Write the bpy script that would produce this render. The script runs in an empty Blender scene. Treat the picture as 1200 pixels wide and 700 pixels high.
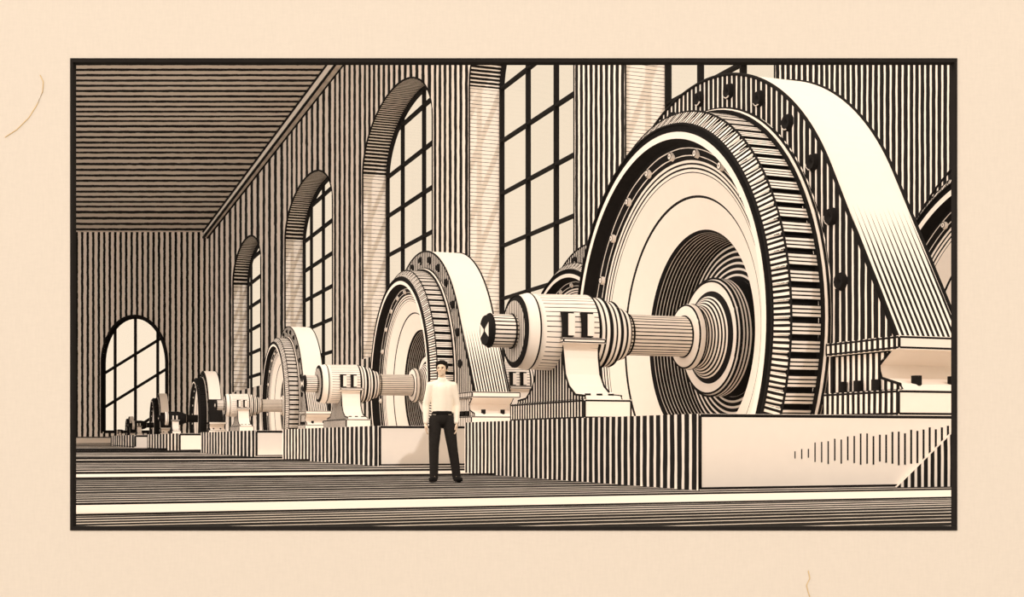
import bpy, bmesh, math, random
from mathutils import Vector, Matrix
random.seed(7)
PI = math.pi
scene = bpy.context.scene
COL = scene.collection

# ------------------------------------------------------------------ frame of the hall
F = 1500.0
TH = math.atan(575 / 1500.0)
S, C = math.sin(TH), math.cos(TH)
EYE = 0.62
HOR = 515.0
def plan(D, u):                       # distance ahead of the viewer, metres to the right
    return (D * S + u * C, D * C - u * S)
def at(D, x, z=0.0):
    X, Y = plan(D, (x - 600) / F * D)
    return Vector((X, Y, z))

# ------------------------------------------------------------------ materials
CREAM, HATCH, INK = 0, 1, 2
def lin(r, g, b):
    return tuple(((v / 255) / 12.92 if v / 255 < .04045 else ((v / 255 + .055) / 1.055) ** 2.4) for v in (r, g, b)) + (1,)
C_CREAM = (.86, .765, .675, 1)
C_INK = lin(30, 27, 25)
def base_mat(name):
    m = bpy.data.materials.new(name); m.use_nodes = True
    nt = m.node_tree; b = nt.nodes['Principled BSDF']
    b.inputs['Roughness'].default_value = .9
    b.inputs['Specular IOR Level'].default_value = .1
    return m, nt, b
def mottled(name, col, amt=.05, scale=6.0, detail=4):
    m, nt, b = base_mat(name)
    tc = nt.nodes.new('ShaderNodeTexCoord'); n = nt.nodes.new('ShaderNodeTexNoise')
    n.inputs['Scale'].default_value = scale; n.inputs['Detail'].default_value = detail
    nt.links.new(tc.outputs['Object'], n.inputs['Vector'])
    mx = nt.nodes.new('ShaderNodeMix'); mx.data_type = 'RGBA'
    mx.inputs['A'].default_value = tuple(c * (1 - amt) for c in col[:3]) + (1,)
    mx.inputs['B'].default_value = tuple(min(1, c * (1 + amt)) for c in col[:3]) + (1,)
    nt.links.new(n.outputs['Fac'], mx.inputs['Factor'])
    nt.links.new(mx.outputs['Result'], b.inputs['Base Color'])
    return m
m_cream = mottled('cream_enamel', C_CREAM, .03, 5)
m_ink = mottled('black_iron', C_INK, .3, 9)
# engraved surface: ink lines at whole numbers of u, line width = v
m_hatch, nt, b = base_mat('engraved_lines')
uv = nt.nodes.new('ShaderNodeUVMap'); uv.uv_map = 'lines'
sep = nt.nodes.new('ShaderNodeSeparateXYZ'); nt.links.new(uv.outputs['UV'], sep.inputs['Vector'])
tc = nt.nodes.new('ShaderNodeTexCoord')
nz = nt.nodes.new('ShaderNodeTexNoise'); nz.inputs['Scale'].default_value = 1.3; nz.inputs['Detail'].default_value = 3
nt.links.new(tc.outputs['Object'], nz.inputs['Vector'])
def mth(op, a, bb=None, c=None):
    n = nt.nodes.new('ShaderNodeMath'); n.operation = op
    for i, v in enumerate((a, bb, c)):
        if v is None: continue
        if isinstance(v, (int, float)): n.inputs[i].default_value = v
        else: nt.links.new(v, n.inputs[i])
    return n.outputs[0]
wob = mth('MULTIPLY_ADD', nz.outputs['Fac'], .20, -.10)
ph = mth('ADD', sep.outputs['X'], wob)
tri = mth('MULTIPLY', mth('ABSOLUTE', mth('SUBTRACT', mth('FRACT', ph), .5)), 2.0)
nz2 = nt.nodes.new('ShaderNodeTexNoise'); nz2.inputs['Scale'].default_value = 4.0
nt.links.new(tc.outputs['Object'], nz2.inputs['Vector'])
duty = mth('ADD', sep.outputs['Y'], mth('MULTIPLY_ADD', nz2.outputs['Fac'], .16, -.08))
k = mth('MULTIPLY_ADD', mth('SUBTRACT', tri, duty), 12.0, .5)
k = nt.nodes[k.node.name]; k.use_clamp = True
mx = nt.nodes.new('ShaderNodeMix'); mx.data_type = 'RGBA'
mx.inputs['A'].default_value = C_INK; mx.inputs['B'].default_value = C_CREAM
nt.links.new(k.outputs[0], mx.inputs['Factor']); nt.links.new(mx.outputs['Result'], b.inputs['Base Color'])
MATS = [m_cream, m_hatch, m_ink]

# paper of the print's margin, faint laid weave
m_paper, nt, b = base_mat('laid_paper')
tc = nt.nodes.new('ShaderNodeTexCoord')
w1 = nt.nodes.new('ShaderNodeTexNoise'); w1.inputs['Scale'].default_value = 26; w1.inputs['Detail'].default_value = 5
mp = nt.nodes.new('ShaderNodeMapping'); mp.inputs['Scale'].default_value = (1, 1, 4)
nt.links.new(tc.outputs['Object'], mp.inputs['Vector']); nt.links.new(mp.outputs['Vector'], w1.inputs['Vector'])
w2 = nt.nodes.new('ShaderNodeTexNoise'); w2.inputs['Scale'].default_value = 30; w2.inputs['Detail'].default_value = 3
mp2 = nt.nodes.new('ShaderNodeMapping'); mp2.inputs['Scale'].default_value = (4, 4, .6)
nt.links.new(tc.outputs['Object'], mp2.inputs['Vector']); nt.links.new(mp2.outputs['Vector'], w2.inputs['Vector'])
ad = nt.nodes.new('ShaderNodeMath'); ad.operation = 'ADD'
nt.links.new(w1.outputs['Fac'], ad.inputs[0]); nt.links.new(w2.outputs['Fac'], ad.inputs[1])
hf = nt.nodes.new('ShaderNodeMath'); hf.operation = 'MULTIPLY'; hf.inputs[1].default_value = .5
nt.links.new(ad.outputs[0], hf.inputs[0])
mx = nt.nodes.new('ShaderNodeMix'); mx.data_type = 'RGBA'
PAPER = (.582, .532, .470, 1)
mx.inputs['A'].default_value = tuple(c * .90 for c in PAPER[:3]) + (1,)
mx.inputs['B'].default_value = tuple(min(1, c * 1.06) for c in PAPER[:3]) + (1,)
nt.links.new(hf.outputs[0], mx.inputs['Factor']); nt.links.new(mx.outputs['Result'], b.inputs['Base Color'])

m_glass = bpy.data.materials.new('window_glass'); m_glass.use_nodes = True
nt = m_glass.node_tree; nt.nodes.clear()
o_ = nt.nodes.new('ShaderNodeOutputMaterial'); tr = nt.nodes.new('ShaderNodeBsdfTransparent'); gl = nt.nodes.new('ShaderNodeBsdfGlossy')
tr.inputs['Color'].default_value = (.97, .97, .96, 1); gl.inputs['Roughness'].default_value = .05
ms = nt.nodes.new('ShaderNodeMixShader'); ms.inputs[0].default_value = .04
nt.links.new(tr.outputs[0], ms.inputs[1]); nt.links.new(gl.outputs[0], ms.inputs[2]); nt.links.new(ms.outputs[0], o_.inputs['Surface'])
m_skin = mottled('skin', lin(232, 205, 178), .04, 12)
m_hair = mottled('dark_hair', lin(34, 30, 27), .3, 60)
m_shirt = mottled('white_shirt_cloth', lin(247, 234, 216), .03, 30)
m_trouser = mottled('black_trouser_cloth', lin(40, 36, 33), .3, 40)
m_shoe = mottled('black_leather', lin(28, 25, 23), .2, 40)
m_fibre = mottled('straw_fibre', lin(205, 176, 120), .1, 40)

# ------------------------------------------------------------------ mesh builder
class MB:
    def __init__(s): s.v = []; s.f = []; s.m = []; s.uv = []; s.sm = []
    def face(s, pts, mat=CREAM, uvs=None):
        i = len(s.v); s.v += [tuple(p) for p in pts]; s.f.append(list(range(i, i + len(pts))))
        s.m.append(mat); s.uv.append(uvs or [(0, 0)] * len(pts)); s.sm.append(False)
    def line_face(s, pts, fn, duty):                  # engraved face, fn gives the line phase of a point
        s.face(pts, HATCH, [(fn(Vector(p)), duty) for p in pts])
    def lathe(s, prof, specs, segs=96, a0=0.0, a1=2 * PI, cz=0.0, cy=0.0, cx=0.0, axis='x', r_of=None):
        for k_ in range(len(prof) - 1):
            (x0, r0), (x1, r1) = prof[k_], prof[k_ + 1]
            mat, mode, n, duty = specs[k_] if isinstance(specs, list) else specs
            i0 = len(s.v)
            for j in range(segs + 1):
                a = a0 + (a1 - a0) * j / segs
                for x, r in ((x0, r0), (x1, r1)):
                    p = (x, r * math.sin(a), r * math.cos(a))
                    if axis == 'x': q = (cx + p[0], cy + p[1], cz + p[2])
                    elif axis == 'z': q = (cx + p[1], cy + p[2], cz + p[0])
                    else: q = (cx + p[1], cy + p[0], cz + p[2])
                    s.v.append(q)
            for j in range(segs):
                i = i0 + 2 * j
                s.f.append([i, i + 1, i + 3, i + 2]); s.m.append(mat); s.sm.append(True)
                if mode == 'c': u = [0, n, n, 0]
                elif mode == 'a': t0, t1 = n * j / segs, n * (j + 1) / segs; u = [t0, t0, t1, t1]
                else: u = [0] * 4
                s.uv.append([(q + .5, duty) for q in u])
    def tube(s, pts, r, closed=False, sides=6, mat=INK, caps=True):
        pts = [Vector(p) for p in pts]; n = len(pts); i0 = len(s.v)
        rr = r if isinstance(r, (list, tuple)) else [r] * n
        for i, p in enumerate(pts):
            a = pts[(i - 1) % n] if (closed or i > 0) else p
            b_ = pts[(i + 1) % n] if (closed or i < n - 1) else p
            t = (b_ - a).normalized()
            up = Vector((0, 0, 1)) if abs(t.z) < .9 else Vector((1, 0, 0))
            e1 = t.cross(up).normalized(); e2 = t.cross(e1)
            for j in range(sides):
                w = 2 * PI * j / sides
                s.v.append(tuple(p + rr[i] * (e1 * math.cos(w) + e2 * math.sin(w))))
        m = n if closed else n - 1
        for i in range(m):
            for j in range(sides):
                a, b_ = i0 + i * sides, i0 + ((i + 1) % n) * sides
                s.f.append([a + j, a + (j + 1) % sides, b_ + (j + 1) % sides, b_ + j])
                s.m.append(mat); s.uv.append([(0, 0)] * 4); s.sm.append(True)
        if not closed and caps:
            for e in (i0, i0 + (n - 1) * sides):
                s.f.append([e + j for j in range(sides)]); s.m.append(mat); s.uv.append([(0, 0)] * sides); s.sm.append(False)
    def ring(s, x, r, t, cz=0.0, cy=0.0, segs=96, mat=INK, a0=0, a1=2 * PI):
        full = abs(a1 - a0 - 2 * PI) < 1e-6
        n = segs if full else segs + 1
        s.tube([(x, cy + r * math.sin(a0 + (a1 - a0) * j / segs), cz + r * math.cos(a0 + (a1 - a0) * j / segs)) for j in range(n)], t, full, 5, mat)
    def box(s, x0, x1, y0, y1, z0, z1, sides=None, edge=0.0):
        sides = sides or {}
        q = {'-x': [(x0, y0, z0), (x0, y0, z1), (x0, y1, z1), (x0, y1, z0)], '+x': [(x1, y0, z0), (x1, y1, z0), (x1, y1, z1), (x1, y0, z1)],
             '-y': [(x0, y0, z0), (x1, y0, z0), (x1, y0, z1), (x0, y0, z1)], '+y': [(x0, y1, z0), (x0, y1, z1), (x1, y1, z1), (x1, y1, z0)],
             '-z': [(x0, y0, z0), (x0, y1, z0), (x1, y1, z0), (x1, y0, z0)], '+z': [(x0, y0, z1), (x1, y0, z1), (x1, y1, z1), (x0, y1, z1)]}
        for k_, pts in q.items():
            sp = sides.get(k_, sides.get('*'))
            if sp is None: s.face(pts)
            elif sp == INK: s.face(pts, INK)
            else:
                ax, pitch, duty = sp
                s.line_face(pts, lambda p: p[ax] / pitch, duty)
        if edge:
            c = [(x0, y0), (x1, y0), (x1, y1), (x0, y1)]
            e = edge * .6
            c = [(x0 + e, y0 + e), (x1 - e, y0 + e), (x1 - e, y1 - e), (x0 + e, y1 - e)]
            e = edge * 1.05
            for i in range(4):
                a, b_ = c[i], c[(i + 1) % 4]
                s.tube([(*a, z0 + e), (*b_, z0 + e)], edge); s.tube([(*a, z1 - e), (*b_, z1 - e)], edge); s.tube([(*a, z0 + e), (*a, z1 - e)], edge)
    def prism(s, poly, x0, x1, ends, side, edge=0.0):   # polygon in y,z pushed along x; side(i) -> spec
        n = len(poly)
        for x, rev in ((x0, False), (x1, True)):
            pts = [(x, y, z) for y, z in poly]
            if rev: pts = pts[::-1]
            if ends is None: s.face(pts)
            elif ends == INK: s.face(pts, INK)
            else: s.line_face(pts, lambda p: p[ends[0]] / ends[1], ends[2])
        for i in range(n):
            (ya, za), (yb, zb) = poly[i], poly[(i + 1) % n]
            pts = [(x0, ya, za), (x1, ya, za), (x1, yb, zb), (x0, yb, zb)]
            sp = side(i) if callable(side) else side
            if sp is None: s.face(pts)
            elif sp == INK: s.face(pts, INK)
            else: s.line_face(pts, lambda p: p[sp[0]] / sp[1], sp[2])
        if edge:
            for x in (x0, x1): s.tube([(x, y, z) for y, z in poly], edge, True)
    def build(s, name, parent=None, mats=None, clip=None, cut=None, recalc=True, smooth=None):
        me = bpy.data.meshes.new(name)
        bm = bmesh.new(); lay = bm.loops.layers.uv.new('lines')
        vs = [bm.verts.new(p) for p in s.v]
        for f, m, u, sm in zip(s.f, s.m, s.uv, s.sm):
            try: bf = bm.faces.new([vs[i] for i in f])
            except ValueError: continue
            bf.material_index = m; bf.smooth = sm
            for lp, q in zip(bf.loops, u): lp[lay].uv = q
        if clip is not None:
            bmesh.ops.bisect_plane(bm, geom=bm.verts[:] + bm.edges[:] + bm.faces[:], plane_co=(0, 0, clip), plane_no=(0, 0, 1), clear_inner=True)
        if cut is not None:
            bmesh.ops.bisect_plane(bm, geom=bm.verts[:] + bm.edges[:] + bm.faces[:], plane_co=cut[0], plane_no=cut[1], clear_inner=True)
        bmesh.ops.remove_doubles(bm, verts=[v for v in bm.verts if not v.link_faces], dist=0)
        for v in [v for v in bm.verts if not v.link_faces]: bm.verts.remove(v)
        if recalc: bmesh.ops.recalc_face_normals(bm, faces=bm.faces[:])
        bm.to_mesh(me); bm.free()
        for m in (mats or MATS): me.materials.append(m)
        o = bpy.data.objects.new(name, me); COL.objects.link(o)
        if parent: o.parent = parent
        return o
def tag(o, label=None, cat=None, group=None, kind=None):
    if label: o['label'] = label
    if cat: o['category'] = cat
    if group: o['group'] = group
    if kind: o['kind'] = kind
    return o
def empty(name, loc, scale=1.0, rz=0.0):
    o = bpy.data.objects.new(name, None); COL.objects.link(o)
    o.location = loc; o.scale = (scale,) * 3; o.rotation_euler.z = rz; o.empty_display_size = .3
    return o
def copy_tree(o, parent=None):
    c = o.copy(); COL.objects.link(c)
    if parent: c.parent = parent
    for ch in list(o.children): copy_tree(ch, c)
    return c

# ------------------------------------------------------------------ the setting
DE = 180.0                                          # end wall
WA, WB = 22.2, .3613                                # line of the window wall: u = WA - WB*D
NRM = Vector((1, WB)) / math.hypot(1, WB)           # (u, D) outward
ZC = EYE + 243 / F * DE
def Wp(D, z, d=0.0):
    u = WA - WB * D + NRM[0] * d; D2 = D + NRM[1] * d
    X, Y = plan(D2, u); return Vector((X, Y, z))
def Dx(x): return WA / (WB + (x - 600) / F)
def Ep(u, z, d=0.0):
    X, Y = plan(DE + d, u); return Vector((X, Y, z))
def arch_z(t, zs, rise): return zs + rise * math.sqrt(max(0, 1 - t * t))
NA = 28
def wall(name, P, zones, ztop, depth, sillz, zspr, rise):
    """zones: (s0, s1, lines, opening pitch, line width)"""
    mb = MB()
    for s0, s1, n, op, duty in zones:
        ph_ = lambda s_: (s_ - s0) / (s1 - s0) * n
        def q(sa, sb, za0, zb0, za1, zb1):
            mb.face([P(sa, za0), P(sb, zb0), P(sb, zb1), P(sa, za1)], HATCH, [(ph_(sa), duty), (ph_(sb), duty), (ph_(sb), duty), (ph_(sa), duty)])
        if not op:
            q(s0, s1, 0, 0, ztop, ztop); continue
        q(s0, s1, 0, 0, sillz, sillz)
        mid, hw = (s0 + s1) / 2, (s1 - s0) / 2
        ts = [-math.cos(PI * i / NA) for i in range(NA + 1)]
        tot = 0
        for i in range(NA):
            ta, tb = ts[i], ts[i + 1]
            sa, sb = mid + hw * ta, mid + hw * tb
            za, zb = arch_z(ta, zspr, rise), arch_z(tb, zspr, rise)
            q(sa, sb, za, zb, ztop, ztop)
            L = math.hypot(sb - sa, zb - za); pit = op
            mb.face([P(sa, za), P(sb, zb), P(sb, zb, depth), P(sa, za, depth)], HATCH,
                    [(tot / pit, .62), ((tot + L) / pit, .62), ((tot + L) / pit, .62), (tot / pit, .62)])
            tot += L
        for e in (s0, s1):
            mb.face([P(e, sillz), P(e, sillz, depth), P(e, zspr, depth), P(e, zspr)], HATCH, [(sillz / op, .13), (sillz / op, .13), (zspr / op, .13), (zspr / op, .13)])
        mb.face([P(s0, sillz), P(s1, sillz), P(s1, sillz, depth), P(s0, sillz, depth)])
        r = op * .22
        mb.tube([P(s0, sillz)] + [P(mid + hw * t, arch_z(t, zspr, rise)) for t in ts] + [P(s1, sillz)], r)
    o = mb.build(name, recalc=False)
    return tag(o, kind='structure')
WIN = [(273, 306), (334, 390), (425, 507), (550, 673), (733, 908)]
SILL, SPR, RISE, RDEP = 6.3, 19.3, 4.0, 1.8
wd = lambda x: min(.66, .46 + max(0, x - 400) * .0005)          # ink lines widened on the near bays to offset the stronger sky light
zones = []; edges = [Dx(243)]
prev = 243
for a, b_ in WIN:
    for (p, q_, op) in ((prev, a, 0), (a, b_, 1)):
        D0, D1 = Dx(p), Dx(q_)
        zones.append((D1, D0, max(3, round((q_ - p) / 6.3)), (5.0 * (D0 + D1) / 2 / F) if op else 0, wd(q_)))
    prev = b_
xs = [908, 960, 1010, 1065, 1125, 1200, 1300]
for p, q_ in zip(xs, xs[1:]):
    zones.append((Dx(q_), Dx(p), round((q_ - p) / 6.6), 0, .68))
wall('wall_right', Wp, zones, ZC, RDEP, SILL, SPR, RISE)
# outer skin so the wall has a back
EU = (243 - 600) / F * DE
ua, ub = (119 - 600) / F * DE, (196 - 600) / F * DE
esill, eapex = EYE + (HOR - 508) / F * DE, EYE + (HOR - 370) / F * DE
ezs = EYE + (HOR - 425) / F * DE
LEFT = -105
wall('wall_back', Ep, [(LEFT, ua, round((ua - LEFT) / .78), 0, .44), (ua, ub, round((ub - ua) / .78), .7, .44), (ub, EU, round((EU - ub) / .78), 0, .44)], ZC, .9, esill, ezs, eapex - ezs)

def window(name, P, s0, s1, dep, sillz, zspr, rise, bar, verts, rails, slant=0.0):
    mid, hw = (s0 + s1) / 2, (s1 - s0) / 2
    mb = MB(); h = bar / 2
    top = lambda s_: arch_z((s_ - mid) / hw, zspr, rise)
    def bar3(p0, p1, w):                            # rectangular bar between two (s, z) points
        (sa, za), (sb, zb) = p0, p1
        dx, dz = sb - sa, zb - za; L = math.hypot(dx, dz)
        nx, nz_ = -dz / L * w, dx / L * w
        c = [(sa + nx, za + nz_), (sb + nx, zb + nz_), (sb - nx, zb - nz_), (sa - nx, za - nz_)]
        A = [P(s_, z, dep - .12) for s_, z in c]; B = [P(s_, z, dep + .12) for s_, z in c]
        mb.face(A, INK); mb.face(B[::-1], INK)
        for i in range(4): mb.face([A[i], B[i], B[(i + 1) % 4], A[(i + 1) % 4]], INK)
    ts = [-math.cos(PI * i / NA) for i in range(NA + 1)]
    out = [(s0 + h, sillz + h)] + [(mid + (hw - h) * t, arch_z(t, zspr, rise) - h) for t in ts] + [(s1 - h, sillz + h)]
    for a, b_ in zip(out, out[1:] + out[:1]): bar3(a, b_, h * 1.3)
    for v in verts:
        s_ = s0 + (s1 - s0) * v; bar3((s_, sillz), (s_, top(s_) - h), h)
    for zr in rails:
        n = 60; seg = []
        for i in range(n + 1):
            s_ = s0 + (s1 - s0) * i / n; z = zr + slant * (s_ - mid)
            if sillz < z < top(s_): seg.append((s_, z))
        if len(seg) > 1: bar3(seg[0], seg[-1], h)
    o = mb.build(name); tag(o, kind='structure')
    g = MB()
    g.face([P(s_, z, dep + .02) for s_, z in [(s0, sillz)] + [(mid + hw * t, arch_z(t, zspr, rise)) for t in ts] + [(s1, sillz)]])
    go = g.build('glass_pane', o, [m_glass])
    return o
def pane_s(x):                                       # where a sight line at x meets the glazing
    lo, hi = 20.0, 200.0
    for _ in range(60):
        m = (lo + hi) / 2; u = WA - WB * m + NRM[0] * RDEP; D2 = m + NRM[1] * RDEP
        if u / D2 > (x - 600) / F: lo = m
        else: hi = m
    return lo
n = 1
for (a, b_), vs in zip(WIN, [(283, 294.5), (365, 379), (472, 497), (619, 652), (821, 871)]):
    D0, D1 = Dx(a), Dx(b_); mid = (D0 + D1) / 2
    window('window_%d' % n, Wp, D1, D0, RDEP, SILL, SPR, RISE, 3.4 * mid / F, [(pane_s(x) - D1) / (D0 - D1) for x in vs], [8.1 + 2.8 * i for i in range(6)]); n += 1
window('window_%d' % n, Ep, ua, ub, .5, esill, ezs, eapex - ezs, .36, (.19, .5, .84), [ezs - 9.2, ezs - 3.6, ezs + 1.2], .62)

# ceiling and floor in bands of boards
mb = MB()
y_ = 272.0; Ds = [DE]
while Ds[-1] > 64: Ds.append(max(64, Ds[-1] * .9))
for D0, D1 in zip(Ds, Ds[1:]):
    px = (ZC - EYE) * F * (1 / D1 - 1 / D0); nl = max(2, round(px / 6.2))
    if D1 < 55: nl = round((D0 - D1) / .45)
    Lft = LEFT; R0, R1 = WA - WB * D0 , WA - WB * D1
    P3 = lambda D, u: Vector((*plan(D, u), ZC))
    mb.face([P3(D0, Lft), P3(D0, R0), P3(D1, R1), P3(D1, Lft)], HATCH, [(0, .43), (0, .43), (nl, .43), (nl, .43)])
tag(mb.build('ceiling', recalc=False), kind='structure')
mb = MB()
bands = [(3, 9.6, .36, .82), (9.6, 10.9, .36, .72), (10.9, 12.7, 0, 0), (12.7, 15.2, .5, .80), (15.2, 20.8, .8, .86), (20.8, 24.0, 0, 0), (24.0, 36, 1.9, .80), (36, 41, 0, 0), (41, 62, 4, .72), (62, 74, 0, 0), (74, 120, 10, .6), (120, 260, 22, .6)]
XR = 20.4
for y0, y1, pitch, du in bands:
    pts = [(-70, y0, 0), (XR, y0, 0), (XR, y1, 0), (-70, y1, 0)]
    if pitch: nl = max(1, round((y1 - y0) / pitch)); mb.line_face(pts, lambda p: (p[1] - y0) / (y1 - y0) * nl, du)
    else: mb.face(pts)
    for e in (y0, y1):
        if not pitch: mb.tube([(-70, e, 0), (XR, e, 0)], .0016 * e, sides=4)
tag(mb.build('floor', cut=(Vector((*plan(6.06, 0), 0)), Vector((S, C, 0)))), kind='structure')
# cornice where the ceiling meets the window wall
mb = MB()
Dn = [64, 72, 80, 100, 130, 160, 179.5]
for a, b_ in zip(Dn, Dn[1:]):
    mb.face([Wp(a, ZC - .9, -.6), Wp(b_, ZC - .9, -.6), Wp(b_, ZC - .02, -.6), Wp(a, ZC - .02, -.6)])
    mb.face([Wp(a, ZC - .9, -.6), Wp(b_, ZC - .9, -.6), Wp(b_, ZC - .9, 0), Wp(a, ZC - .9, 0)])
for z, d in ((ZC - .9, -.6), (ZC - .9, 0), (ZC - .05, -.6)):
    mb.tube([Wp(D, z, d) for D in Dn], [.0011 * D for D in Dn], sides=5)
tag(mb.build('trim_1', recalc=False), kind='structure')

# print's paper margin as an added sheet with an opening, and its black border
DW, TW = 6.0, .045
def Op(x, y, d=0.0):                                  # point on the margin sheet
    u = (x - 600) / F * DW; z = EYE + (HOR - y) / F * DW
    X, Y = plan(DW + d, u); return Vector((X, Y, z))
x0, x1, y0, y1 = 82.5, 1121.5, 68.5, 622.0
mb = MB()
X0, X1, Y0, Y1 = -1900, 3100, -420, 1020
for d, rev in ((0, False), (TW, True)):
    for a, b_, c, e in ((X0, Y0, X1, y0), (X0, y1, X1, Y1), (X0, y0, x0, y1), (x1, y0, X1, y1)):
        pts = [Op(a, b_, d), Op(c, b_, d), Op(c, e, d), Op(a, e, d)]
        mb.face(pts[::-1] if rev else pts)
for (a, b_), (c, e) in (((x0, y0), (x1, y0)), ((x1, y0), (x1, y1)), ((x1, y1), (x0, y1)), ((x0, y1), (x0, y0)),
                        ((X0, Y0), (X1, Y0)), ((X1, Y0), (X1, Y1)), ((X1, Y1), (X0, Y1)), ((X0, Y1), (X0, Y0))):
    mb.face([Op(a, b_), Op(c, e), Op(c, e, TW), Op(a, b_, TW)])
tag(mb.build('paper_margin', mats=[m_paper], recalc=False), kind='structure')
mb = MB(); w = 4.6
def ink_border_bar(a, b_, c, e):
    A = [Op(a, b_, -.004), Op(c, b_, -.004), Op(c, e, -.004), Op(a, e, -.004)]; B = [Op(a, b_, TW), Op(c, b_, TW), Op(c, e, TW), Op(a, e, TW)]
    mb.face(A); mb.face(B[::-1])
    for i in range(4): mb.face([A[i], A[(i + 1) % 4], B[(i + 1) % 4], B[i]])
ink_border_bar(x0, y0, x1, y0 + w); ink_border_bar(x0, y1 - w, x1, y1); ink_border_bar(x0, y0 + w, x0 + 3, y1 - w); ink_border_bar(x1 - 3, y0 + w, x1, y1 - w)
tag(mb.build('ink_border', mats=[m_ink]), kind='structure')
mb = MB()
gz = EYE + (HOR - Y1) / F * DW
mb.face([Vector((*plan(-12, -14), gz)), Vector((*plan(-12, 16), gz)), Vector((*plan(DW, 16), gz)), Vector((*plan(DW, -14), gz))])
tag(mb.build('ground', mats=[m_paper]), kind='structure')
def fibre(pts, label):
    mb = MB(); mb.tube([Op(x, y, -.002) for x, y in pts], .0016, sides=5, mat=0)
    tag(mb.build('fibre', mats=[m_fibre]), label, 'fibre')
fibre([(47, 88), (51, 96), (50, 108), (44, 122), (34, 138), (20, 152), (6, 161)], 'long pale straw fibre stuck to the cream paper at the upper left')
fibre([(947, 669), (949, 678), (945, 686), (947, 694), (950, 703)], 'short straw fibre stuck to the cream paper below the opening')

# ------------------------------------------------------------------ plinths
ZP = .93
XL = 7.67
def plinth(corner, yf, ye, yx, xr, pitch, label, edge, xin=1.4):
    o = empty('plinth', (corner, yf, 0))
    tag(o, label, 'plinth', 'machine plinths')
    mb = MB()
    L, Lx, Wd = ye - yf, yx - yf, xr - corner
    foot = [(0, 0), (Wd, 0), (Wd, Lx), (xin, Lx), (xin, L), (0, L)] if Lx > L else [(0, 0), (Wd, 0), (Wd, L), (0, L)]
    mb.face([(x, y, ZP) for x, y in foot]); mb.face([(x, y, 0) for x, y in foot[::-1]])
    for i, (a, b_) in enumerate(zip(foot, foot[1:] + foot[:1])):
        if i == len(foot) - 1: continue
        mb.face([(*a, 0), (*b_, 0), (*b_, ZP), (*a, ZP)])
    h = edge * 1.02
    mb.tube([(h, L, ZP - h), (h, h, ZP - h), (Wd, h, ZP - h)], edge)
    mb.tube([(edge * .5, L, h), (edge * .5, edge * .5, h), (Wd, edge * .5, h)], edge)
    mb.tube([(edge * .5, edge * .5, h), (edge * .5, edge * .5, ZP - h)], edge)
    mb.tube([(edge * .5, edge * .5, ZP - h), (Wd, edge * .5, ZP - h)], edge)
    mb.build('block', o)
    sb = MB()  # side turned from the light, its shade put in as hatch lines
    sb.box(-.02, 0, 0, L, 0, ZP, {'-x': (1, pitch, .64), '*': INK})
    s_ = sb.build('shaded_side', o); s_['label'] = 'dark side face with shade drawn as vertical lines'
    return o
big = plinth(XL, 13.66, 22.4, 23.4, XR, .19, 'large concrete plinth in the right foreground under the nearest generator', .022)
mb = MB()                                           # shading drawn as ink strokes on the pale end, in an uneven patch
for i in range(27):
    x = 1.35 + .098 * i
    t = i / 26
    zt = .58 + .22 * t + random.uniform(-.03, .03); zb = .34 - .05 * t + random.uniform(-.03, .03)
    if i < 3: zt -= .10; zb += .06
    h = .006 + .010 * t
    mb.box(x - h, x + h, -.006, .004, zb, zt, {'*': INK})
so_ = mb.build('shade_strokes', big); so_['kind'] = 'stuff'
mb = MB()  # cast shadow at the corner, shaped as a thin hatched wedge
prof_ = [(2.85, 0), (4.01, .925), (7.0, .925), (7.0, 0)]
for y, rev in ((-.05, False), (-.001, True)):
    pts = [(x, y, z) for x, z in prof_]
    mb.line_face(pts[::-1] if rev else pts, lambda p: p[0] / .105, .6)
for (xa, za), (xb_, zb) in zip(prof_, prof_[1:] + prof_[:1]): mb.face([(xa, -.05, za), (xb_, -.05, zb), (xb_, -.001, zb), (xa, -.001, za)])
ss_ = mb.build('shadow_wedge', big); ss_['label'] = 'dark hatched wedge in the shape of a cast shadow'
plinth(XL, 28.5, 40.06, 42.6, XR, .46, 'second plinth, its pale end behind the standing man', .03)
plinth(XL, 45.07, 59.6, 59.6, XR, .85, 'third plinth from the viewer, small pale end left of the second plinth', .045)
plinth(XL, 68.4, 86.3, 86.3, XR, 1.7, 'fourth plinth from the viewer, under the small generator before the end wall corner', .06)
plinth(XL, 96.4, 122.9, 122.9, XR, 2.7, 'fifth plinth, tiny pale end below the arched end window', .08)
p6 = at(158, 86)
plinth(p6.x, p6.y, p6.y + 13, p6.y + 13, 17.5, 3.0, 'farthest plinth at the left, long pale end under the end window', .08)

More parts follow.
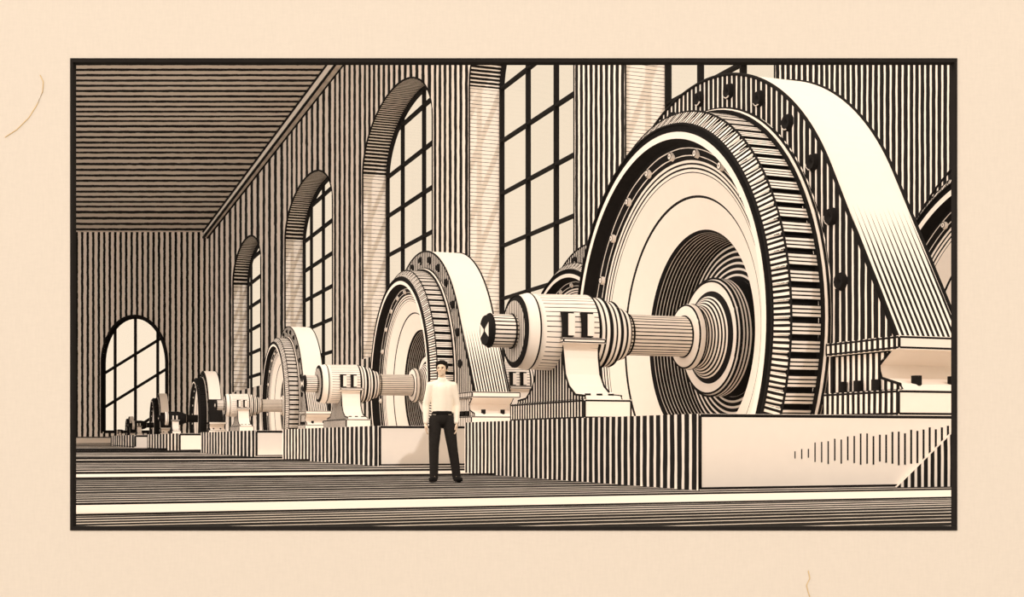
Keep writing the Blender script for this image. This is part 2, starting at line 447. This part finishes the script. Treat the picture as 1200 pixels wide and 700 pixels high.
# ------------------------------------------------------------------ the generator (origin on the plinth top, x along the shaft)
H = 1.45
def make_generator():
    G = empty('generator', (0, 0, 0))
    P = lambda *a: (CREAM, None, 0, 0)
    K = (INK, None, 0, 0)
    pl = (CREAM, None, 0, 0)
    # stator frame: horseshoe with splayed sides
    Rs, Ri, hw, zf = 4.4, 3.86, 5.3, 1.06
    # tangent from (hw, zf) to the circle about (0, H)
    dx, dz = hw, zf - H; d = math.hypot(dx, dz); phi = math.atan2(dz, dx); al = math.acos(Rs / d)
    at_ = phi + al
    arc = [(Rs * math.cos(a), H + Rs * math.sin(a)) for a in [at_ + (PI - 2 * at_) * i / 64 for i in range(65)]]
    outer = [(hw, zf)] + arc + [(-hw, zf)]
    inner = []
    a0 = math.asin((zf - H) / Ri)
    inner = [(Ri * math.cos(a), H + Ri * math.sin(a)) for a in [a0 + (PI - 2 * a0) * i / 66 for i in range(67)]]
    xf, xb = .74, 1.86
    mb = MB()
    for i in range(66):
        a, b_, c, e = outer[i], outer[i + 1], inner[i + 1], inner[i]
        mb.line_face([(xf, *a), (xf, *b_), (xf, *c), (xf, *e)], lambda p: p[1] / .15, .72)
        mb.line_face([(xb, *a), (xb, *b_), (xb, *c), (xb, *e)], lambda p: p[1] / .15, .72)
        mb.face([(xf, *c), (xf, *e), (xb, *e), (xb, *c)], INK)
        pts = [(xf, *a), (xb, *a), (xb, *b_), (xf, *b_)]
        i0 = len(mb.f)
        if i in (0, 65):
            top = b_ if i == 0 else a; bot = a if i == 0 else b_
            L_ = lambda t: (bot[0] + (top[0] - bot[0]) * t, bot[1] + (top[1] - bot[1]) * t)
            for t0, t1, w0, w1 in ((0, .35, .55, .48), (.35, .8, .48, -.06), (.8, 1, None, None)):  # shade on the splayed sides drawn as lines fading upward
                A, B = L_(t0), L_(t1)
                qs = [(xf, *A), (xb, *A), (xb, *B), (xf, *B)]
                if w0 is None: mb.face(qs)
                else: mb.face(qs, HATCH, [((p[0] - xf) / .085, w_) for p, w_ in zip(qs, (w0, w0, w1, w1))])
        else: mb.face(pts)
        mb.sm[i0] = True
    for x in (xf, xb): mb.tube([(x, *p) for p in outer], .028)
    so = mb.build('stator_frame', G)
    for k_ in range(13):
        a = .12 + (PI - .24) * k_ / 12
        y, z = 4.12 * math.cos(a), H + 4.12 * math.sin(a)
        kb = MB()
        kb.lathe([(xf - .02, 0), (xf - .06, .06), (xf - .07, .11), (xf, .14)], [K, K, K], 10, cy=y, cz=z)
        kb.tube([(xf - .06, y - .11 * math.cos(a + t), z - .11 * math.sin(a + t)) for t in (-.9, -.4, .1, .6)], .014, mat=CREAM, sides=4)  # highlight drawn as a cream arc on the knob
        kb.build('clamp_knob', so)
    # flanges, feet, foundation blocks, their aisle faces darkened with shade hatching
    for sg in (-1, 1):
        def yy(a, b_): return (min(sg * a, sg * b_), max(sg * a, sg * b_))
        fb = MB(); y0, y1 = yy(3.9, 5.55)
        fb.box(.60, 2.1, y0, y1, .88, 1.06, {'-x': (1, .12, .55), '*': None}, .02); fb.build('stator_flange', G)
        tb = MB()
        poly = [(sg * 3.95, .88), (sg * 5.25, .88), (sg * 5.0, .7), (sg * 5.05, .52), (sg * 5.45, .42), (sg * 5.5, .34), (sg * 3.95, .34)]
        tb.prism(poly, .70, 2.0, (1, .13, .55), None, .02)
        ft = tb.build('stator_foot', G)
        for q in (4.25, 4.6, 5.0):
            bb = MB(); bb.lathe([(.34, .06), (.5, .06), (.5, 0)], [K, pl], 8, cx=.64, cy=sg * q, axis='z'); bb.build('bolt', ft)
        for q in (1.0, 1.6):
            bb = MB(); bb.lathe([(.40, .07), (.54, .07), (.54, 0)], [K, pl], 8, cx=q, cy=sg * 5.40, axis='z'); bb.build('bolt', ft)
        gb = MB(); y0, y1 = yy(3.9, 5.6)
        gb.box(.55, 2.1, y0, y1, 0, .34, {'-x': (1, .12, .55)}, .022); gb.build('foundation_block', G)
    # rotor rim with teeth
    mb = MB(); NT = 92; R = 3.75
    for j in range(NT):
        a = 2 * PI * j / NT; b_ = a + 2 * PI / NT * .70; c = a + 2 * PI / NT
        for (s0, s1, r, mat) in ((a, b_, R, CREAM), (b_, c, R - .06, INK)):
            pt = lambda x, r_, t: (x, r_ * math.sin(t), H + r_ * math.cos(t))
            if mat == CREAM:
                q = [pt(.12, r, s0), pt(.12, r, s1), pt(.62, r, s1), pt(.62, r, s0)]
                mb.face(q, HATCH, [(0.5, .38), (3.5, .38), (3.5, .38), (.5, .38)])
            else: mb.face([pt(.12, r, s0), pt(.12, r, s1), pt(.62, r, s1), pt(.62, r, s0)], mat)
            mb.face([pt(.12, r, s0), pt(.12, r, s1), pt(-.06, 3.53, s1), pt(-.06, 3.53, s0)], HATCH, [(0, .5), (2 if mat == CREAM else 1, .5), (2 if mat == CREAM else 1, .5), (0, .5)])
            mb.face([pt(.62, r, s0), pt(.62, r, s1), pt(.62, r - .2, s1), pt(.62, r - .2, s0)], INK)
        for t in (a, b_):
            mb.face([pt(.12, R, t), pt(.62, R, t), pt(.62, R - .06, t), pt(.12, R - .06, t)], INK)
    mb.ring(.12, 3.75, .018, H)
    mb.ring(-.06, 3.53, .025, H)
    mb.lathe([(.62, 3.70), (.63, 3.80), (.68, 3.84), (.74, 3.84)], [K, pl, pl], 128, cz=H)
    mb.ring(.635, 3.80, .022, H); mb.ring(.70, 3.85, .02, H)
    mb.build('rotor_rim', G, clip=0)
    # rotor disc
    mb = MB()
    prof = [(-.06, 3.53), (-.02, 3.44), (-.08, 3.40), (-.08, 3.29), (.14, 3.22), (.24, 2.98), (.30, 2.76), (.46, 2.40), (.48, 2.36), (.70, 1.84), (.74, 1.80), (1.40, 1.66), (1.40, .85)]
    sp = [K, K, pl, K, (HATCH, 'c', 2, .88), (HATCH, 'c', 3, .42), pl, K, pl, K, (HATCH, 'c', 11, .80), (HATCH, 'c', 8, .62)]
    mb.lathe(prof, sp, 128, cz=H)
    do = mb.build('rotor_disc', G, clip=0)
    for k_ in range(22):
        a = 2 * PI * k_ / 22
        z = H + 3.08 * math.cos(a)
        if z < .2: continue
        kb = MB(); kb.lathe([(.21, .085), (.14, .07), (.13, 0)], [pl, (HATCH, 'c', 1, .5)], 8, cy=3.08 * math.sin(a), cz=z); kb.build('bolt', do)
    # hub
    mb = MB()
    hp = [(.12, .36), (.12, .50), (.16, .56), (.24, .56), (.27, .50), (.42, .54), (.58, .72), (.62, .80), (.60, .96), (.66, 1.02), (.86, 1.02), (1.1, 1.02)]
    hs = [pl, pl, pl, K, (HATCH, 'c', 3, .5), (HATCH, 'c', 4, .5), K, pl, pl, (HATCH, 'c', 3, .5), K]
    hp = [(x + .30, r) for x, r in hp]
    mb.lathe(hp, hs, 72, cz=H); mb.ring(.44, .54, .016, H, segs=48); mb.ring(.55, .55, .02, H, segs=48); mb.ring(.9, .97, .018, H, segs=64); mb.ring(.94, 1.02, .018, H, segs=64)
    mb.build('hub', G)
    # shaft
    mb = MB()
    mb.lathe([(-.87, .345), (-.70, .345), (.43, .345)], [(HATCH, 'a', 34, .35), (HATCH, 'a', 34, .30)], 72, cz=H); mb.ring(-.69, .35, .016, H, segs=40); mb.ring(.41, .35, .016, H, segs=40)
    mb.build('shaft', G)
    mb = MB()
    before = set(G.children)
    mb.lathe([(-2.9, .27), (-3.42, .27), (-3.5, .24), (-3.5, .0)], [(HATCH, 'a', 24, .35), K, K], 48, cz=H)
    for q in (-1, 1):
        mb.face([(-3.505, q * .03, H + .02), (-3.505, q * .20, H + .12), (-3.505, q * .20, H - .12), (-3.505, q * .03, H - .02)])
    mb.ring(-3.42, .27, .016, H, segs=40); mb.ring(-3.04, .275, .016, H, segs=40)
    so = mb.build('shaft_end', G); so['label'] = 'stub of shaft with notched black end'
    # bearing housing
    mb = MB()
    bp = [(-3.0, .0), (-3.0, .50), (-2.96, .58), (-2.78, .63), (-2.74, .60), (-2.66, .62), (-1.75, .64), (-1.70, .60), (-1.52, .60), (-1.47, .56), (-1.30, .54), (-1.25, .48), (-1.05, .42), (-1.02, .34)]
    bs = [(HATCH, 'a', 1, .5), K, pl, K, pl, (HATCH, 'a', 46, .18), K, (HATCH, 'c', 2, .4), K, (HATCH, 'c', 2, .4), K, (HATCH, 'c', 2, .45), pl]
    mb.lathe(bp[1:], bs[1:], 72, cz=H)
    pts = [(-3.0, .50 * math.sin(2 * PI * i / 48), H + .50 * math.cos(2 * PI * i / 48)) for i in range(48)]
    mb.line_face(pts, lambda p: p[1] / .06, .55)
    for x, r in ((-2.97, .585), (-2.76, .62), (-1.72, .63), (-1.5, .6), (-1.28, .54)): mb.ring(x, r, .014, H, segs=56)
    bo = mb.build('bearing_housing', G)
    for cx in (-2.32, -1.98):
        for sg in (-1, 1):
            ob = MB(); y0, y1 = sorted((sg * .55, sg * .70))
            ob.box(cx - .09, cx + .09, y0, y1, H - .12, H + .28, {'*': INK})
            y0, y1 = sorted((sg * .62, sg * .72))
            ob.box(cx - .01, cx + .10, y0, y1, H - .10, H + .25); o2 = ob.build('oil_port', bo)  # highlight drawn as a cream strip on the port
            o2['label'] = 'dark oil port slot'
    # pedestal: concave sides flare towards the plinth, aisle faces hatched for shade
    mb = MB()
    side = [(.56, H - .16), (.58, H - .45), (.64, H - .72), (.80, H - .92), (1.05, H - 1.06), (1.42, .36), (1.45, .30)]
    poly = side + [(-y, z) for y, z in side[::-1]]
    mb.prism(poly, -2.36, -1.74, (1, .115, .70), None, .018)
    po = mb.build('bearing_pedestal', G)
    for sg in (-1, 1):
        lb = MB(); y0, y1 = sorted((sg * .5, sg * .72)); lb.box(-2.42, -1.68, y0, y1, H - .22, H - .14, None, .014)
        lb.build('pedestal_ledge', po)
    for sg in (-1, 1):
        for q in (-2.25, -2.05, -1.85):
            bb = MB(); bb.lathe([(.31, .05), (.40, .05), (.42, .03), (.42, 0)], [K, pl, pl], 8, cx=q, cy=sg * 1.28, axis='z'); bb.build('bolt', po)
    bb = MB(); bb.box(-2.46, -1.66, -1.62, 1.56, 0, .30, {'-x': (1, .115, .66)}, .02); bb.build('pedestal_block', G)
    for ch in set(G.children) - before: ch.location.x += .28
    return G
G0 = make_generator()
spec = [
    (10.22, 19.5, 1.0, 'huge generator in the right foreground, tallest machine in the hall'),
    (11.03, 38.6, .95, 'second generator of the front row, directly behind the standing man'),
    (9.95, 54.0, .76, 'third generator of the front row, left of the one behind the man'),
    (10.1, 81.8, .675, 'fourth generator of the front row, small, before the corner of the end wall'),
    (10.5, 113.8, .62, 'fifth generator of the front row, tiny and dark, right edge of the end window'),
    (at(162, 148).x, at(162, 148).y, .44, 'farthest generator, a speck in front of the arched end window'),
    (17.35, 19.5, 1.0, 'generator half hidden at the right edge behind the huge nearest generator'),
    (16.7, 38.6, 1.05, 'back row generator, only its toothed top showing over the large bearing'),
]
for i, (X, Y, sc, lab) in enumerate(spec):
    o = G0 if i == 0 else copy_tree(G0)
    if i in (3, 4, 5):                                # the far machines are solid black where the near ones are lined
        for q in [o] + o.children_recursive:
            if q.type == 'MESH' and len(q.material_slots) == 3:
                q.material_slots[1].link = 'OBJECT'; q.material_slots[1].material = m_ink
    o.location = (X, Y, ZP + .004); o.scale = (sc,) * 3
    tag(o, lab, 'generator', 'generators in the hall')

# ------------------------------------------------------------------ the man
def blob(bm, c, r, rot=None, seg=20):
    m = Matrix.Translation(c) @ (rot or Matrix()) @ Matrix.Diagonal((*r, 1))
    bmesh.ops.create_uvsphere(bm, u_segments=seg, v_segments=seg // 2 + 2, radius=1, matrix=m)
def limb(bm, pts, radii, flat=1.0):
    for (a, ra), (b_, rb) in zip(zip(pts, radii), list(zip(pts, radii))[1:]):
        a, b_ = Vector(a), Vector(b_); d = b_ - a; L = d.length
        q = d.to_track_quat('Z', 'Y').to_matrix().to_4x4()
        bmesh.ops.create_cone(bm, cap_ends=True, segments=18, radius1=ra, radius2=rb, depth=L, matrix=Matrix.Translation((a + b_) / 2) @ q)
    for p, r in zip(pts, radii): blob(bm, Vector(p), (r, r, r), seg=16)
def fuse(name, bm, mat, parent, voxel, smooth=4):
    me = bpy.data.meshes.new(name); bm.to_mesh(me); bm.free()
    t = bpy.data.objects.new(name, me); COL.objects.link(t)
    r = t.modifiers.new('r', 'REMESH'); r.mode = 'VOXEL'; r.voxel_size = voxel
    sm = t.modifiers.new('s', 'SMOOTH'); sm.iterations = smooth; sm.factor = .5
    dg = bpy.context.evaluated_depsgraph_get()
    me2 = bpy.data.meshes.new_from_object(t.evaluated_get(dg)); me2.name = name
    bpy.data.objects.remove(t)
    for p in me2.polygons: p.use_smooth = True
    me2.materials.clear(); me2.materials.append(mat)
    o = bpy.data.objects.new(name, me2); COL.objects.link(o); o.parent = parent
    return o
def make_man(loc, rz):
    # x: his left is +x when seen from behind; he faces -y
    M = empty('person', loc, 1.0, rz)
    tag(M, 'man in white long-sleeved shirt and black trousers standing in the aisle, arms hanging', 'person')
    hipL, hipR = (.095, 0, .90), (-.095, 0, .90)
    legs = {1: [hipL, (.15, -.03, .50), (.215, .0, .09)], -1: [hipR, (-.12, -.05, .50), (-.12, -.06, .09)]}
    arms = {1: [(.165, .0, 1.40), (.215, .03, 1.11), (.205, -.05, .87)], -1: [(-.165, .0, 1.40), (-.235, .03, 1.11), (-.235, -.03, .87)]}
    bm = bmesh.new()
    blob(bm, Vector((0, .0, 1.28)), (.145, .095, .20)); blob(bm, Vector((0, .0, 1.06)), (.125, .085, .16)); blob(bm, Vector((0, .01, .94)), (.14, .10, .11))
    limb(bm, [(-.14, 0, 1.40), (0, .01, 1.43), (.14, 0, 1.40)], [.05, .066, .05])
    limb(bm, [(0, .01, 1.42), (.0, -.005, 1.56)], [.06, .052])
    hd = Vector((.0, -.015, 1.64))
    hm = Matrix.Rotation(-.35, 4, 'Z')                 # head turned a little
    def H_(p): return hd + (hm @ Vector(p))
    blob(bm, H_((0, .012, .025)), (.074, .092, .088), hm); blob(bm, H_((0, -.022, -.045)), (.055, .064, .062), hm)
    blob(bm, H_((0, -.055, -.085)), (.026, .024, .022), hm)                       # chin
    limb(bm, [H_((0, -.082, .02)), H_((0, -.104, -.022))], [.009, .015])           # nose
    for q in (-1, 1):
        blob(bm, H_((q * .075, .012, -.008)), (.012, .02, .032), hm)              # ears
        limb(bm, [H_((q * .012, -.082, .03)), H_((q * .045, -.072, .032))], [.009, .008])  # brow
        blob(bm, H_((q * .034, -.066, -.02)), (.02, .018, .018), hm)
    limb(bm, [H_((-.018, -.078, -.055)), H_((.018, -.078, -.055))], [.008, .008])
    for q in (-1, 1):
        limb(bm, legs[q], [.085, .058, .040]); limb(bm, [legs[q][2], (legs[q][2][0], legs[q][2][1] - .10, .034)], [.036, .018])
        limb(bm, arms[q], [.048, .040, .027])
        w = Vector(arms[q][2]); pc = w + Vector((0, -.015, -.075))
        blob(bm, pc, (.020, .040, .050))
        for f_, (fy, L) in enumerate(((-.030, .062), (-.010, .072), (.010, .068), (.028, .054))):
            b0 = pc + Vector((0, fy, -.035)); b1 = b0 + Vector((-q * .008, -.004, -L * .5)); b2 = b1 + Vector((-q * .022, 0, -L * .45))
            limb(bm, [b0, b1, b2], [.0095, .009, .0078])
        t0 = pc + Vector((-q * .006, -.034, .025)); limb(bm, [t0, t0 + Vector((-q * .012, -.026, -.032)), t0 + Vector((-q * .018, -.026, -.060))], [.0125, .0105, .009])
    fuse('body', bm, m_skin, M, .0065, 3)
    # shirt
    bm = bmesh.new()
    blob(bm, Vector((0, .0, 1.27)), (.165, .112, .20)); blob(bm, Vector((0, .0, 1.08)), (.150, .108, .17))
    limb(bm, [(-.145, 0, 1.40), (0, .01, 1.425), (.145, 0, 1.40)], [.058, .074, .058])
    limb(bm, [(0, .01, 1.42), (0, .005, 1.49)], [.078, .066])
    limb(bm, [(0, .0, 1.16), (0, .0, 1.0)], [.125, .122])
    for q in (-1, 1):
        a = [Vector(p) for p in arms[q]]
        limb(bm, [a[0], a[0].lerp(a[1], .5), a[1], a[1].lerp(a[2], .5), a[2]], [.059, .056, .052, .046, .040])
    limb(bm, [(0, .0, 1.34), (0, .0, 1.16)], [.118, .125])
    for q in (-1, 1): limb(bm, [(q * .075, 0, 1.36), (q * .055, 0, 1.02)], [.088, .098])
    fuse('shirt', bm, m_shirt, M, .009, 4)
    # trousers
    bm = bmesh.new()
    blob(bm, Vector((0, .01, .94)), (.155, .115, .10)); limb(bm, [(0, .0, 1.02), (0, .0, .92)], [.118, .125])
    for q in (-1, 1):
        l = [Vector(p) for p in legs[q]]
        limb(bm, [l[0], l[0].lerp(l[1], .5), l[1], l[1].lerp(l[2], .5), l[2] + Vector((0, 0, -.03))], [.095, .088, .075, .068, .062])
    fuse('trousers', bm, m_trouser, M, .009, 4)
    bm = bmesh.new()
    for i in range(24): pass
    mb = MB()
    mb.lathe([(1.0, .001), (1.0, .155), (1.035, .158), (1.035, .001)], [(0, None, 0, 0)] * 3, 40)
    bm.free()
    o = MB()
    for j in range(40):
        a, b_ = 2 * PI * j / 40, 2 * PI * (j + 1) / 40
        e = lambda t, r, z: (.150 * r * math.cos(t), .126 * r * math.sin(t), z)
        o.face([e(a, 1, .985), e(b_, 1, .985), e(b_, 1, 1.025), e(a, 1, 1.025)]); o.face([e(a, .9, 1.03), e(b_, .9, 1.03), e(b_, 1, 1.025), e(a, 1, 1.025)]); o.face([e(a, .9, .98), e(b_, .9, .98), e(b_, 1, .985), e(a, 1, .985)])
    o.build('belt', M, [m_shoe])
    for q in (-1, 1):
        bm = bmesh.new(); x, y, z = legs[q][2]
        rot = Matrix.Rotation(q * .25, 4, 'Z')
        c = Vector((x, y, 0))
        blob(bm, c + Vector((0, .01, .07)), (.056, .070, .070)); blob(bm, c + rot @ Vector((0, -.085, .040)), (.056, .112, .046), rot)
        for v in bm.verts: v.co.z = max(v.co.z, 0.0)
        fuse('shoe', bm, m_shoe, M, .008, 2)
    # hair
    bm = bmesh.new()
    blob(bm, H_((0, .026, .048)), (.084, .094, .082), hm, 28); blob(bm, H_((0, .05, .0)), (.078, .07, .075), hm)
    limb(bm, [H_((-.06, -.045, .085)), H_((0, -.062, .098)), H_((.06, -.045, .085))], [.024, .028, .024])
    for q in (-1, 1): limb(bm, [H_((q * .072, -.012, .04)), H_((q * .072, -.008, .0))], [.022, .014])
    fuse('hair', bm, m_hair, M, .007, 2)
    for q in (-1, 1):
        e = MB(); e.lathe([(-.010, 0), (-.006, .008), (0, .010), (.006, .008), (.010, 0)], (CREAM, None, 0, 0), 10, cx=H_((q * .032, -.079, .012)).x, cy=H_((q * .032, -.079, .012)).y, cz=H_((q * .032, -.079, .012)).z)
        e.build('eye', M, [m_hair])
    return M
mp_ = at(18.6, 518)
make_man((mp_.x, mp_.y, 0), -TH + .10)

# ------------------------------------------------------------------ light
w = bpy.data.worlds.new('sky'); scene.world = w; w.use_nodes = True
bg = w.node_tree.nodes['Background']
nt = w.node_tree
tc = nt.nodes.new('ShaderNodeTexCoord'); dp = nt.nodes.new('ShaderNodeVectorMath'); dp.operation = 'DOT_PRODUCT'
wx, wy = plan(.40, .916)                               # the sky is brightest away from the window side
dp.inputs[1].default_value = (wx, wy, 0)
nt.links.new(tc.outputs['Generated'], dp.inputs[0])
mr = nt.nodes.new('ShaderNodeMapRange'); mr.interpolation_type = 'SMOOTHSTEP'
mr.inputs['From Min'].default_value = -.75; mr.inputs['From Max'].default_value = .05
mr.inputs['To Min'].default_value = 2.7; mr.inputs['To Max'].default_value = 1.06
nt.links.new(dp.outputs['Value'], mr.inputs['Value']); nt.links.new(mr.outputs['Result'], bg.inputs['Strength'])
cm = nt.nodes.new('ShaderNodeMapRange'); cm.interpolation_type = 'SMOOTHSTEP'
cm.inputs['From Min'].default_value = -.75; cm.inputs['From Max'].default_value = .05
nt.links.new(dp.outputs['Value'], cm.inputs['Value'])
cx = nt.nodes.new('ShaderNodeMix'); cx.data_type = 'RGBA'
cx.inputs['A'].default_value = (.97, .86, .76, 1); cx.inputs['B'].default_value = lin(246, 226, 200)
nt.links.new(cm.outputs['Result'], cx.inputs['Factor']); nt.links.new(cx.outputs['Result'], bg.inputs['Color'])
sd = bpy.data.lights.new('sun', 'SUN'); sd.energy = 1.25; sd.angle = math.radians(.6); sd.color = (1, .97, .95)
so = bpy.data.objects.new('sun', sd); COL.objects.link(so)
hx, hy = plan(.80, -.60); el = math.radians(36)
d = Vector((hx * math.cos(el), hy * math.cos(el), -math.sin(el)))
so.rotation_euler = d.to_track_quat('-Z', 'Y').to_euler(); so.location = (0, -10, 20)

# ------------------------------------------------------------------ camera
cd = bpy.data.cameras.new('camera'); cam = bpy.data.objects.new('camera', cd); COL.objects.link(cam)
cam.location = (0, 0, EYE); cam.rotation_euler = (PI / 2, 0, -TH)
cd.sensor_width = 36; cd.lens = F / 1200 * 36; cd.shift_y = (HOR - 350) / 1200
cd.clip_end = 2000; scene.camera = cam
vs = scene.view_settings
vs.view_transform = 'Standard'; vs.look = 'None'; vs.gamma = 1; vs.exposure = 0; vs.use_curve_mapping = False
scene.cycles.max_bounces = 8; scene.cycles.diffuse_bounces = 4; scene.cycles.transparent_max_bounces = 12
